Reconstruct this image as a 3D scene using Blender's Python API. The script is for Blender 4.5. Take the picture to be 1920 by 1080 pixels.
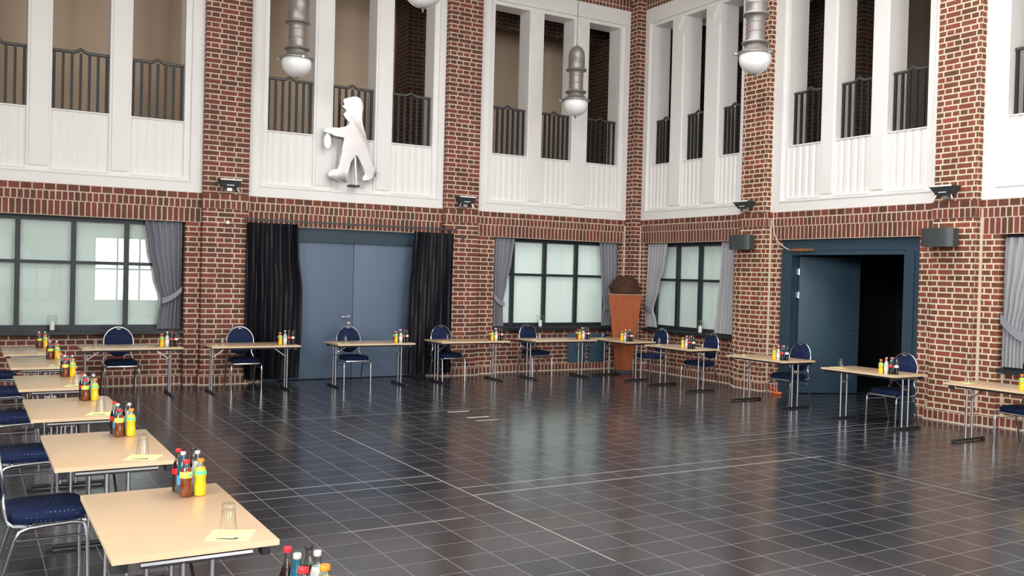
import bpy, bmesh, math, random
from mathutils import Vector, Matrix
random.seed(7)
PI = math.pi
scene = bpy.context.scene
for o in list(bpy.data.objects): bpy.data.objects.remove(o)

# ------------------------------------------------------------------ camera
F_PX, YAW, PITCH, ROLL, CAM_H = 1736.127, .532900, -.0141655, .0255781, 1.92
fw = Vector((math.sin(YAW)*math.cos(PITCH), math.cos(YAW)*math.cos(PITCH), math.sin(PITCH)))
rt = Vector((math.cos(YAW), -math.sin(YAW), 0)); up = rt.cross(fw)
c_, s_ = math.cos(ROLL), math.sin(ROLL)
r2 = c_*rt + s_*up; u2 = -s_*rt + c_*up
cam = bpy.data.objects.new('camera', bpy.data.cameras.new('camera'))
scene.collection.objects.link(cam)
cam.matrix_world = Matrix(((r2.x, u2.x, -fw.x, 0), (r2.y, u2.y, -fw.y, 0), (r2.z, u2.z, -fw.z, CAM_H), (0, 0, 0, 1)))
cam.data.sensor_width = 36; cam.data.lens = F_PX/1920*36; cam.data.clip_end = 300; cam.data.clip_start = .05
scene.camera = cam

# ------------------------------------------------------------------ world and daylight
SKY = 1.26
w = bpy.data.worlds.new('daylight'); scene.world = w; w.use_nodes = True
w.node_tree.nodes['Background'].inputs[0].default_value = (.93, .97, 1, 1)
w.node_tree.nodes['Background'].inputs[1].default_value = SKY
vs = scene.view_settings
vs.view_transform = 'Standard'; vs.look = 'None'; vs.gamma = 1; vs.use_curve_mapping = False; vs.exposure = 0
cy = scene.cycles
cy.max_bounces = 8; cy.diffuse_bounces = 5; cy.glossy_bounces = 4; cy.transmission_bounces = 6; cy.transparent_max_bounces = 10
cy.caustics_reflective = False; cy.caustics_refractive = False; cy.sample_clamp_indirect = 4; cy.sample_clamp_direct = 20
try:
    cy.use_denoising = True; cy.denoiser = 'OPENIMAGEDENOISE'
except Exception: pass

def portal(loc, rot, sx, sy):
    l = bpy.data.lights.new('window_portal', 'AREA'); l.shape = 'RECTANGLE'; l.size = sx; l.size_y = sy
    l.cycles.is_portal = True
    o = bpy.data.objects.new('window_portal', l); o.location = loc; o.rotation_euler = rot
    scene.collection.objects.link(o)
def daylight(loc, rot, sx, sy, power, col=(1, 1, 1)):
    l = bpy.data.lights.new('window_daylight', 'AREA'); l.shape = 'RECTANGLE'; l.size = sx; l.size_y = sy
    l.energy = power; l.color = col
    o = bpy.data.objects.new('window_daylight', l); o.location = loc; o.rotation_euler = rot
    scene.collection.objects.link(o)

YD, XC, CEIL = -7.0, -5.3, 7.95           # front wall (behind the camera), left wall, ceiling height
D_OPEN = [(-4.6, -1.3), (-.2, 3.1), (4.2, 7.5), (8.6, 11.6)]
D_LOW, D_HIGH = (.5, 3.0), (3.7, 6.6)
C_OPEN = [(-5.2, -2.0), (-.6, 2.6), (4.0, 7.2), (8.6, 11.8)]
for a, b in D_OPEN:
    for z0, z1 in (D_LOW, D_HIGH):
        if -1 < a < 1: portal(((a+b)/2, YD-.15, (z0+z1)/2), (PI/2, 0, 0), b-a, z1-z0)
        else: daylight(((a+b)/2, YD-.15, (z0+z1)/2), (PI/2, 0, 0), b-a, z1-z0, (60 if a < 0 else 130 if a < 8 else 45)*(.8 if z0 > 3 else 1.1)*(b-a)*(z1-z0)/3, (1, .985, .96))
for a, b in C_OPEN:  # unseen left-wall windows, added to light the right-hand wall
    daylight((XC-.15, (a+b)/2, 5.15), (PI/2, 0, -PI/2), b-a, 2.9, (430 if b < 0 else 320 if b < 5 else 50 if b < 8 else 10)*(b-a)*2.9/3, (1, .985, .96))
BW_OPEN, BW_Z = [(-5.6, -3.2), (-2.4, 0.0), (.9, 3.4)], (.8, 6.2)
for a, b in BW_OPEN:
    daylight((12.75, (a+b)/2, 3.5), (PI/2, 0, PI/2), b-a, 5.4, 6*(b-a)*5.4/3, (1, .985, .96))

# glazed roof light over the middle of the hall
SKX, SKY_Y = (3.2, 9.8), (2.0, 11.5)
daylight(((SKX[0]+SKX[1])/2, (SKY_Y[0]+SKY_Y[1])/2, CEIL+.28), (0, 0, 0), SKX[1]-SKX[0], SKY_Y[1]-SKY_Y[0], 800, (1, .99, .97))

# ------------------------------------------------------------------ materials
def rgb(r, g, b): return (r, g, b, 1)
def srgb(*c):
    def f(v):
        v /= 255; return v/12.92 if v <= .04045 else ((v+.055)/1.055)**2.4
    return tuple(f(v) for v in c) + (1,)
M = {}
def mat(name, col, rough=.5, metal=0, noise=0, nscale=8, bump=0, stretch=None, trans=0, spec=.5, coat=0, ior=1.45):
    m = bpy.data.materials.new(name); m.use_nodes = True; nt = m.node_tree; b = nt.nodes['Principled BSDF']
    b.inputs['Base Color'].default_value = col; b.inputs['Roughness'].default_value = rough
    b.inputs['Metallic'].default_value = metal; b.inputs['Transmission Weight'].default_value = trans
    b.inputs['Specular IOR Level'].default_value = spec; b.inputs['Coat Weight'].default_value = coat; b.inputs['IOR'].default_value = ior
    if noise or bump:
        tc = nt.nodes.new('ShaderNodeTexCoord'); n = nt.nodes.new('ShaderNodeTexNoise')
        n.inputs['Scale'].default_value = nscale; n.inputs['Detail'].default_value = 5
        if stretch:
            mp = nt.nodes.new('ShaderNodeMapping'); mp.inputs['Scale'].default_value = stretch
            nt.links.new(tc.outputs['Object'], mp.inputs['Vector']); nt.links.new(mp.outputs['Vector'], n.inputs['Vector'])
        else: nt.links.new(tc.outputs['Object'], n.inputs['Vector'])
        if noise:
            mx = nt.nodes.new('ShaderNodeMix'); mx.data_type = 'RGBA'
            mx.inputs['A'].default_value = tuple(c*(1-noise) for c in col[:3])+(1,)
            mx.inputs['B'].default_value = tuple(min(1, c*(1+noise)) for c in col[:3])+(1,)
            nt.links.new(n.outputs['Fac'], mx.inputs['Factor']); nt.links.new(mx.outputs['Result'], b.inputs['Base Color'])
        if bump:
            bp = nt.nodes.new('ShaderNodeBump'); bp.inputs['Strength'].default_value = bump; bp.inputs['Distance'].default_value = .01
            nt.links.new(n.outputs['Fac'], bp.inputs['Height']); nt.links.new(bp.outputs['Normal'], b.inputs['Normal'])
    M[name] = m; return m

def brick_mat(name, bw, rh, off=(0, 0), offset=.5, ofreq=2, squash=1., sfreq=2, mortar=.0105,
              c1=(.20, .046, .029, 1), c2=(.088, .035, .020, 1), cm=(.56, .46, .36, 1)):
    m = bpy.data.materials.new(name); m.use_nodes = True; nt = m.node_tree; b = nt.nodes['Principled BSDF']
    uv = nt.nodes.new('ShaderNodeUVMap'); mp = nt.nodes.new('ShaderNodeMapping')
    mp.inputs['Location'].default_value = (-off[0], -off[1], 0)
    br = nt.nodes.new('ShaderNodeTexBrick')
    br.offset = offset; br.offset_frequency = ofreq; br.squash = squash; br.squash_frequency = sfreq
    for k, v in (('Color1', c1), ('Color2', c2), ('Mortar', cm), ('Scale', 1.), ('Mortar Size', mortar), ('Mortar Smooth', .25), ('Bias', 0.), ('Brick Width', bw), ('Row Height', rh)):
        br.inputs[k].default_value = v
    nt.links.new(uv.outputs['UV'], mp.inputs['Vector']); nt.links.new(mp.outputs['Vector'], br.inputs['Vector'])
    n = nt.nodes.new('ShaderNodeTexNoise'); n.inputs['Scale'].default_value = 3.1; n.inputs['Detail'].default_value = 6; n.inputs['Roughness'].default_value = .7
    nt.links.new(mp.outputs['Vector'], n.inputs['Vector'])
    mr = nt.nodes.new('ShaderNodeMapRange'); mr.inputs['From Min'].default_value = .3; mr.inputs['From Max'].default_value = .7
    mr.inputs['To Min'].default_value = .72; mr.inputs['To Max'].default_value = 1.3
    nt.links.new(n.outputs['Fac'], mr.inputs['Value'])
    hs = nt.nodes.new('ShaderNodeHueSaturation'); nt.links.new(br.outputs['Color'], hs.inputs['Color']); nt.links.new(mr.outputs['Result'], hs.inputs['Value'])
    nt.links.new(hs.outputs['Color'], b.inputs['Base Color'])
    b.inputs['Roughness'].default_value = .75
    bp = nt.nodes.new('ShaderNodeBump'); bp.inputs['Strength'].default_value = .5; bp.inputs['Distance'].default_value = .006; bp.invert = True
    nt.links.new(br.outputs['Fac'], bp.inputs['Height']); nt.links.new(bp.outputs['Normal'], b.inputs['Normal'])
    M[name] = m; return m

brick_mat('brick_a', .27, .083, (.02, 0), offset=.25, squash=.5)
brick_mat('brick_b', .245, .083, (.02, 0), offset=.25, squash=.5, mortar=.0115, c1=(.25, .060, .034, 1), c2=(.12, .045, .021, 1), cm=(.66, .56, .42, 1))
brick_mat('soldier_tall', .086, .235, (.01, 2.645), offset=0)
brick_mat('soldier_short', .086, .145, (.03, 2.875), offset=0)
brick_mat('header_course', .16, .11, (.03, 3.02), offset=0)
brick_mat('plinth_course', .083, .145, (.03, .0), offset=0)
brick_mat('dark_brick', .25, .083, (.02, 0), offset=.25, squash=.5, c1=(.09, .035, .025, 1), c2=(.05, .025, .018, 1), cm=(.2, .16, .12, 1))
mat('mortar', rgb(.66, .56, .45), .85, noise=.15, nscale=12)
mat('white_paint', rgb(.80, .785, .77), .45, noise=.03, nscale=2)
mat('plaster', rgb(.62, .58, .52), .8, noise=.05, nscale=1)
mat('beige_wall', rgb(.78, .62, .47), .8, noise=.12, nscale=.9)
mat('beige_wall_shaded', rgb(.16, .135, .10), .8, noise=.1, nscale=1)  # beige gallery wall with the shade put into the colour
mat('rail_iron', rgb(.018, .018, .018), .5)
mat('rail_cap', rgb(.075, .072, .07), .45, metal=.2)
mat('window_steel', rgb(.017, .024, .032), .45)
mat('door_blue', rgb(.105, .150, .225), .5, noise=.06, nscale=3)
mat('door_blue_dark', rgb(.028, .055, .082), .45)
mat('door_blue_shaded', rgb(.036, .072, .108), .5, noise=.06, nscale=3)  # the blue door paint, with the dimmer light there put into the colour
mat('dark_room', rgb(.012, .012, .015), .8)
mat('black_velvet', rgb(.005, .005, .009), .5, spec=.4)
mat('grey_curtain', rgb(.22, .225, .265), .8, noise=.08, nscale=20)
mat('light_curtain', rgb(.36, .36, .385), .8, noise=.06, nscale=20)
mat('curtain_band', rgb(.25, .255, .30), .8)
mat('steel', rgb(.55, .56, .58), .3, metal=.9)
mat('chrome', rgb(.82, .83, .85), .22, metal=.9)
mat('chair_tube', rgb(.44, .47, .52), .24, metal=1)
mat('table_tube', rgb(.46, .46, .49), .3, metal=1)
mat('dark_foot', rgb(.03, .03, .034), .4, metal=.4)
mat('black_plastic', rgb(.03, .028, .036), .5)
mat('beech', rgb(.56, .39, .24), .38, noise=.05, nscale=3, coat=.6)
M['beech'].node_tree.nodes['Principled BSDF'].inputs['Coat Roughness'].default_value = .32
mat('beech_edge', rgb(.72, .55, .36), .4)
mat('planter_rust', rgb(.32, .075, .018), .5, noise=.45, nscale=3, stretch=(5, 5, .5))
mat('planter_rim', rgb(.24, .13, .07), .5)
mat('twig', rgb(.07, .028, .016), .9, noise=.4, nscale=20)
mat('lamp_metal', rgb(.27, .25, .235), .42, metal=.55)
mat('opal', rgb(.86, .86, .86), .12, coat=.5)
mat('silver_sheet', rgb(.80, .80, .81), .3, metal=1, noise=.12, nscale=3, bump=.5)
mat('grey_box', rgb(.045, .054, .057), .45)
mat('label_white', rgb(.85, .85, .82), .5)
mat('candle_wax', rgb(.88, .87, .84), .5)
mat('radiator_blue', rgb(.055, .105, .155), .4)
mat('orange_cord', rgb(.8, .17, .04), .5)
mat('rope_brown', rgb(.36, .13, .05), .6, noise=.3, nscale=60)
mat('cable_white', rgb(.72, .64, .56), .5)
mat('yellow_card', rgb(.84, .86, .36), .7)
mat('ink', rgb(.02, .02, .03), .7)
mat('cola', rgb(.012, .006, .006), .12, coat=.6)
mat('cola_red', rgb(.65, .02, .02), .35)
mat('amber', rgb(.15, .030, .005), .15, coat=.6, noise=.15, nscale=30)
mat('orange_juice', rgb(.93, .54, .01), .18, coat=.6)
mat('teal_glass', rgb(.005, .085, .13), .12, coat=.6)
mat('blue_label', rgb(.08, .30, .55), .4)
mat('clear_liquid', rgb(.55, .58, .56), .12, coat=.5)
mat('green_label', rgb(.15, .60, .30), .4)
mat('lime_label', rgb(.72, .80, .12), .4)
mat('red_cap', rgb(.78, .02, .03), .35)
mat('orange_cap', rgb(.90, .25, .02), .35)
mat('silver_cap', rgb(.8, .8, .8), .3, metal=.6)
mat('black_cap', rgb(.02, .02, .02), .4)
mat('tree_green', rgb(.30, .42, .06), .8, noise=.4, nscale=3)
mat('bark', rgb(.09, .06, .04), .9)
mat('outside_ground', rgb(.42, .42, .40), .9)
mat('tape_white', rgb(.8, .8, .78), .5)
mat('joint_light', rgb(.33, .32, .31), .5)

# thin clear glass (window panes, tumblers)
def thin_glass(name, tint=(1, 1, 1, 1), refl=1.0, rough=.0):
    m = bpy.data.materials.new(name); m.use_nodes = True; nt = m.node_tree; nt.nodes.clear()
    out = nt.nodes.new('ShaderNodeOutputMaterial'); mix = nt.nodes.new('ShaderNodeMixShader')
    tr = nt.nodes.new('ShaderNodeBsdfTransparent'); tr.inputs[0].default_value = tint
    gl = nt.nodes.new('ShaderNodeBsdfGlossy'); gl.inputs['Roughness'].default_value = rough
    lw = nt.nodes.new('ShaderNodeLayerWeight'); lw.inputs['Blend'].default_value = .5
    pw = nt.nodes.new('ShaderNodeMath'); pw.operation = 'POWER'; pw.inputs[1].default_value = 4
    fr = nt.nodes.new('ShaderNodeMath'); fr.operation = 'MULTIPLY_ADD'; fr.inputs[1].default_value = .8; fr.inputs[2].default_value = .045
    nt.links.new(lw.outputs['Facing'], pw.inputs[0]); nt.links.new(pw.outputs[0], fr.inputs[0])
    mu = nt.nodes.new('ShaderNodeMath'); mu.operation = 'MULTIPLY'; mu.inputs[1].default_value = refl; mu.use_clamp = True
    nt.links.new(fr.outputs[0], mu.inputs[0]); nt.links.new(mu.outputs[0], mix.inputs[0])
    nt.links.new(tr.outputs[0], mix.inputs[1]); nt.links.new(gl.outputs[0], mix.inputs[2]); nt.links.new(mix.outputs[0], out.inputs[0])
    M[name] = m
thin_glass('window_glass', (.93, .96, .95, 1), .8)
thin_glass('tumbler_glass', (.985, .99, .99, 1), 1.1, .02)
thin_glass('lantern_glass', (.97, .98, .98, 1), 1.5, .02)
thin_glass('bottle_glass', (.72, .80, .78, 1), 2.0, .02)

# roller blind: cloth that lets daylight through
def cloth_translucent(name, col, tcol):
    m = bpy.data.materials.new(name); m.use_nodes = True; nt = m.node_tree; nt.nodes.clear()
    out = nt.nodes.new('ShaderNodeOutputMaterial'); ad = nt.nodes.new('ShaderNodeAddShader')
    d = nt.nodes.new('ShaderNodeBsdfDiffuse'); d.inputs[0].default_value = col
    t = nt.nodes.new('ShaderNodeBsdfTranslucent'); t.inputs[0].default_value = tcol
    nt.links.new(d.outputs[0], ad.inputs[0]); nt.links.new(t.outputs[0], ad.inputs[1]); nt.links.new(ad.outputs[0], out.inputs[0])
    M[name] = m
cloth_translucent('blind_cloth', rgb(.62, .66, .65), rgb(.28, .285, .275))
cloth_translucent('blind_cloth_lit', rgb(.72, .75, .74), rgb(.36, .37, .365))  # same blind cloth, with stronger daylight put into its colours

# polished dark floor tiles
def floor_mat():
    m = bpy.data.materials.new('floor_tile'); m.use_nodes = True; nt = m.node_tree; b = nt.nodes['Principled BSDF']
    uv = nt.nodes.new('ShaderNodeUVMap'); mp = nt.nodes.new('ShaderNodeMapping')
    mp.inputs['Location'].default_value = (-(3.815-.336*40), -(7.33-.298*60), 0)
    br = nt.nodes.new('ShaderNodeTexBrick'); br.offset = 0; br.squash = 1
    for k, v in (('Color1', (.020, .021, .027, 1)), ('Color2', (.033, .033, .039, 1)), ('Mortar', (.20, .195, .20, 1)), ('Scale', 1.), ('Mortar Size', .0028), ('Mortar Smooth', .1), ('Bias', 0.), ('Brick Width', .336), ('Row Height', .298)):
        br.inputs[k].default_value = v
    nt.links.new(uv.outputs['UV'], mp.inputs['Vector']); nt.links.new(mp.outputs['Vector'], br.inputs['Vector'])
    nt.links.new(br.outputs['Color'], b.inputs['Base Color'])
    n = nt.nodes.new('ShaderNodeTexNoise'); n.inputs['Scale'].default_value = 1.6; n.inputs['Detail'].default_value = 6
    nt.links.new(mp.outputs['Vector'], n.inputs['Vector'])
    mr = nt.nodes.new('ShaderNodeMapRange'); mr.inputs['To Min'].default_value = .12; mr.inputs['To Max'].default_value = .25
    nt.links.new(n.outputs['Fac'], mr.inputs['Value'])
    ad = nt.nodes.new('ShaderNodeMath'); ad.operation = 'MULTIPLY_ADD'; ad.inputs[1].default_value = .4
    nt.links.new(br.outputs['Fac'], ad.inputs[0]); nt.links.new(mr.outputs['Result'], ad.inputs[2])
    nt.links.new(ad.outputs[0], b.inputs['Roughness'])
    b.inputs['Specular IOR Level'].default_value = .75
    bp = nt.nodes.new('ShaderNodeBump'); bp.inputs['Strength'].default_value = .3; bp.inputs['Distance'].default_value = .002; bp.invert = True
    nt.links.new(br.outputs['Fac'], bp.inputs['Height'])
    n2 = nt.nodes.new('ShaderNodeTexNoise'); n2.inputs['Scale'].default_value = 2.5; n2.inputs['Detail'].default_value = 2
    nt.links.new(mp.outputs['Vector'], n2.inputs['Vector'])
    b2 = nt.nodes.new('ShaderNodeBump'); b2.inputs['Strength'].default_value = .12; b2.inputs['Distance'].default_value = .01
    nt.links.new(n2.outputs['Fac'], b2.inputs['Height']); nt.links.new(bp.outputs['Normal'], b2.inputs['Normal'])
    nt.links.new(b2.outputs['Normal'], b.inputs['Normal'])
    M['floor_tile'] = m
floor_mat()

# upholstery: dark blue with small pale dots
def dots_mat():
    m = bpy.data.materials.new('blue_fabric'); m.use_nodes = True; nt = m.node_tree; b = nt.nodes['Principled BSDF']
    tc = nt.nodes.new('ShaderNodeTexCoord'); v = nt.nodes.new('ShaderNodeTexVoronoi'); v.inputs['Scale'].default_value = 42; v.inputs['Randomness'].default_value = .15
    nt.links.new(tc.outputs['Object'], v.inputs['Vector'])
    r = nt.nodes.new('ShaderNodeMath'); r.operation = 'LESS_THAN'; r.inputs[1].default_value = .13
    nt.links.new(v.outputs['Distance'], r.inputs[0])
    mx = nt.nodes.new('ShaderNodeMix'); mx.data_type = 'RGBA'; mx.inputs['A'].default_value = (.005, .013, .052, 1); mx.inputs['B'].default_value = (.16, .22, .36, 1)
    nt.links.new(r.outputs[0], mx.inputs['Factor']); nt.links.new(mx.outputs['Result'], b.inputs['Base Color'])
    b.inputs['Roughness'].default_value = .8; b.inputs['Specular IOR Level'].default_value = .25; b.inputs['Sheen Weight'].default_value = 0; b.inputs['Sheen Tint'].default_value = (.2, .3, .6, 1)
    M['blue_fabric'] = m
dots_mat()

# ------------------------------------------------------------------ mesh helpers
COL = scene.collection
class MB:
    def __init__(s): s.bm = bmesh.new(); s.mi = 0; s.mats = []
    def use(s, name):
        if name not in s.mats: s.mats.append(name)
        s.mi = s.mats.index(name); return s
    def _f(s, vs):
        try:
            f = s.bm.faces.new(vs); f.material_index = s.mi; return f
        except ValueError: return None
    def box(s, x0, x1, y0, y1, z0, z1, bev=0):
        if x0 > x1: x0, x1 = x1, x0
        if y0 > y1: y0, y1 = y1, y0
        v = [s.bm.verts.new(p) for p in ((x0,y0,z0),(x1,y0,z0),(x1,y1,z0),(x0,y1,z0),(x0,y0,z1),(x1,y0,z1),(x1,y1,z1),(x0,y1,z1))]
        fs = [s._f([v[i] for i in q]) for q in ((0,3,2,1),(4,5,6,7),(0,1,5,4),(1,2,6,5),(2,3,7,6),(3,0,4,7))]
        if bev:
            es = list({e for f in fs for e in f.edges})
            bmesh.ops.bevel(s.bm, geom=es, offset=bev, segments=2, profile=.5, affect='EDGES')
        return s
    def tube(s, pts, r, n=8, closed=False):
        pts = [Vector(p) for p in pts]; N = len(pts); rings = []
        ref = None
        for i, p in enumerate(pts):
            if closed: t = pts[(i+1) % N]-pts[i-1]
            else: t = pts[min(i+1, N-1)]-pts[max(i-1, 0)]
            t.normalize()
            if ref is None:
                a = Vector((0, 0, 1)) if abs(t.z) < .9 else Vector((1, 0, 0))
                ref = (a - t*a.dot(t)).normalized()
            else: ref = (ref - t*ref.dot(t)).normalized()
            b = t.cross(ref); rr = r[i] if isinstance(r, (list, tuple)) else r
            rings.append([s.bm.verts.new(p+rr*(math.cos(2*PI*k/n)*ref+math.sin(2*PI*k/n)*b)) for k in range(n)])
        for i in range(N if closed else N-1):
            A, B = rings[i], rings[(i+1) % N]
            for k in range(n): s._f([A[k], A[(k+1) % n], B[(k+1) % n], B[k]])
        if not closed: s._f(rings[0][::-1]); s._f(rings[-1])
        return s
    def lathe(s, prof, n=20, c=(0, 0, 0), caps=True):
        rings = []
        for r, z in prof:
            rings.append([s.bm.verts.new((c[0]+r*math.cos(2*PI*k/n), c[1]+r*math.sin(2*PI*k/n), c[2]+z)) for k in range(n)])
        for A, B in zip(rings, rings[1:]):
            for k in range(n): s._f([A[k], A[(k+1) % n], B[(k+1) % n], B[k]])
        if caps: s._f(rings[0][::-1]); s._f(rings[-1])
        return s
    def prism(s, pts, axis, a, b):
        # pts 2D polygon, extruded along axis between a and b. axis 'y': pts=(x,z); 'x': pts=(y,z); 'z': pts=(x,y)
        def P(p, t): return (p[0], t, p[1]) if axis == 'y' else ((t, p[0], p[1]) if axis == 'x' else (p[0], p[1], t))
        A = [s.bm.verts.new(P(p, a)) for p in pts]; B = [s.bm.verts.new(P(p, b)) for p in pts]
        s._f(A); s._f(B[::-1])
        for i in range(len(pts)): s._f([A[i], B[i], B[(i+1) % len(pts)], A[(i+1) % len(pts)]])
        return s
    def build(s, name, m=None, parent=None, loc=None, rz=0, smooth=True):
        bm = s.bm
        bmesh.ops.recalc_face_normals(bm, faces=bm.faces)
        uvl = bm.loops.layers.uv.new('UVMap')
        for f in bm.faces:
            n = f.normal; ax, ay, az = abs(n.x), abs(n.y), abs(n.z)
            for l in f.loops:
                c = l.vert.co
                l[uvl].uv = (c.x, c.y) if az >= ax and az >= ay else ((c.y, c.z) if ax > ay else (c.x, c.z))
            f.smooth = smooth
        if smooth:
            for e in bm.edges:
                if len(e.link_faces) == 2 and e.calc_face_angle(0) > .7: e.smooth = False
        me = bpy.data.meshes.new(name); bm.to_mesh(me); bm.free()
        for k in (s.mats or [m]): me.materials.append(M[k])
        o = bpy.data.objects.new(name, me); COL.objects.link(o)
        if parent: o.parent = parent
        if loc is not None: o.location = loc
        if rz: o.rotation_euler = (0, 0, rz)
        return o
def tag(o, label=None, cat=None, group=None, kind=None):
    if label: o['label'] = label
    if cat: o['category'] = cat
    if group: o['group'] = group
    if kind: o['kind'] = kind
    return o
def thing(name, label, cat, loc=(0, 0, 0), rz=0, group=None, kind=None):
    o = bpy.data.objects.new(name, None); COL.objects.link(o); o.empty_display_size = .1
    o.location = loc; o.rotation_euler = (0, 0, rz)
    return tag(o, label, cat, group, kind)
CH = {}
def kids(o): return [c for c in bpy.data.objects if c.parent == o]
def copy_tree(o, parent=None, cache=None):
    c = o.copy(); COL.objects.link(c)
    if parent: c.parent = parent
    ks = CH.get(o.name)
    if ks is None: ks = CH[o.name] = kids(o)
    for k in ks: copy_tree(k, c)
    return c
def struct(o, label=None):
    o['kind'] = 'structure'
    if label: o['label'] = label
    return o

# ------------------------------------------------------------------ floor, ceiling
b = MB(); b.box(XC-.5, 17.5, YD-.4, 16.3, -.2, 0)
struct(b.build('floor', 'floor_tile'), 'polished dark grey tiled hall floor')
b = MB(); b.box(XC-.5, SKX[0], YD-.4, 19.2, CEIL, CEIL+.3); b.box(SKX[1], 15.6, YD-.4, 19.2, CEIL, CEIL+.3)
b.box(SKX[0], SKX[1], YD-.4, SKY_Y[0], CEIL, CEIL+.3); b.box(SKX[0], SKX[1], SKY_Y[1], 19.2, CEIL, CEIL+.3)
struct(b.build('ceiling', 'plaster'), 'pale plaster ceiling of the hall')
g = MB()
for k in range(1, 7): x = SKX[0]+(SKX[1]-SKX[0])*k/7; g.box(x-.03, x+.03, SKY_Y[0], SKY_Y[1], CEIL+.08, CEIL+.16)
for k in range(1, 8): y = SKY_Y[0]+(SKY_Y[1]-SKY_Y[0])*k/8; g.box(SKX[0], SKX[1], y-.03, y+.03, CEIL+.09, CEIL+.15)
struct(g.build('window_23', 'white_paint', smooth=False), 'white glazing bars of the roof light')
j = MB()
def jx(x, y0, y1, w=.004): j.box(x-w, x+w, y0, y1, 0, .0006)
def jy(y, x0, x1, w=.004): j.box(x0, x1, y-w, y+w, 0, .0006)
jx(3.815, 5.0, 10.6, .0055); jy(7.33, 3.815, 8.03, .006); jy(7.05, 3.815, 8.2, .006); jx(8.03, 4.9, 7.33, .005); jy(7.63, 1.0, 3.815, .005); jy(7.90, 1.0, 3.815, .005)
jy(8.4, 7.5, 11.2, .005); jy(8.1, 7.6, 11.4, .005); jy(6.42, 2.4, 3.4, .0035); jy(11.6, 3, 6.5, .005)
struct(j.build('trim_1', 'joint_light'), 'pale expansion joints between the dark floor tiles')
for k, (x0, x1, y) in enumerate([(5.76, 6.09, 11.43), (5.78, 6.11, 10.89), (5.80, 6.08, 10.62)]):
    lab = ['white tape strip on the floor, farthest and leftmost of three short dashes', 'white tape strip on the floor, middle of three short dashes', 'thin white tape strip on the floor, nearest of three short dashes'][k]
    o = MB().box(-.165, .165, -.016 if k < 2 else -.008, .016 if k < 2 else .008, 0, .001).build('tape_strip', 'tape_white', loc=((x0+x1)/2, y, 0))
    tag(o, lab, 'tape', 'white tape dashes on the floor')

# ------------------------------------------------------------------ hall walls
# generic bay wall in a local frame: u along the wall, d depth (0 = jamb face, + = behind, - = into the room)
class Wall:
    def __init__(s, side): s.side = side; s.b = MB()
    def box(s, u0, u1, d0, d1, z0, z1, m, mb=None):
        mb = mb or s.b; mb.use(m)
        if s.side == 'a': mb.box(u0, u1, 15.6+d0, 15.6+d1, z0, z1)
        else: mb.box(12.12+d0, 12.12+d1, u0, u1, z0, z1)
def lower_bay(W, brick, u0, u1, o0, o1, sill, top, niche=True):
    # jambs u0..o0 and o1..u1, opening o0..o1, lintel courses above
    W.box(u0, o0, 0, .6, .145, 2.645, brick); W.box(o1, u1, 0, .6, .145, 2.645, brick)
    W.box(u0, o0, -.012, .6, 0, .145, 'plinth_course'); W.box(o1, u1, -.012, .6, 0, .145, 'plinth_course')
    W.box(u0, o0, -.022, 0, 0, .018, 'mortar'); W.box(o1, u1, -.022, 0, 0, .018, 'mortar')
    W.box(u0, u1, 0, .6, 2.645, 2.88, 'soldier_tall')
    W.box(u0, u1, -.004, .6, 2.88, 3.02, 'soldier_short')
    W.box(u0, u1, .0, .6, 3.02, 3.13, 'header_course')
    W.box(u0, u1, 0, .6, 7.5, 7.75, 'soldier_tall')
    if niche:
        W.box(o0, o1, .13, .6, .145, sill, brick); W.box(o0, o1, .118, .6, 0, .145, 'plinth_course')
        W.box(o0, o1, .105, .13, 0, .018, 'mortar')
def pier(W, brick, u0, u1):
    W.box(u0, u1, -.12, .6, .25, 7.75, brick)
    W.box(u0-.01, u1+.01, -.135, .55, 2.88, 3.02, 'soldier_short'); W.box(u0-.01, u1+.01, -.135, .55, 3.02, 3.12, 'header_course')
    W.box(u0-.02, u1+.02, -.14, .5, .145, .25, brick); W.box(u0-.035, u1+.035, -.155, .5, 0, .145, 'plinth_course')
    W.box(u0-.045, u1+.045, -.168, .5, 0, .018, 'mortar')

A_PIERS = [(-5.3, -4.7), (-1.07, -.34), (3.29, 4.02), (7.65, 8.35)]
WA = Wall('a')
for a, b_ in A_PIERS: pier(WA, 'brick_a', a, b_)
lower_bay(WA, 'brick_a', -4.7, -1.07, -4.45, -1.35, .87, 2.645)
lower_bay(WA, 'brick_a', -.34, 3.29, -.1, 3.05, .87, 2.645)
lower_bay(WA, 'brick_a', 4.02, 7.65, 4.3, 7.38, 0, 2.645, niche=False)
lower_bay(WA, 'brick_a', 8.35, 12.12, 8.78, 11.83, .87, 2.645)
# corner pier
WA.box(11.93, 12.7, -.27, .6, .25, 7.75, 'brick_a'); WA.box(11.90, 12.7, -.30, .6, 0, .25, 'plinth_course')
# mortar seams at the inner corners
WA.box(11.905, 11.93, -.012, 0, .2, 3.0, 'mortar')
struct(WA.b.build('wall_back', smooth=False), 'red brick wall with white gallery frames, left of the corner')

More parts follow.
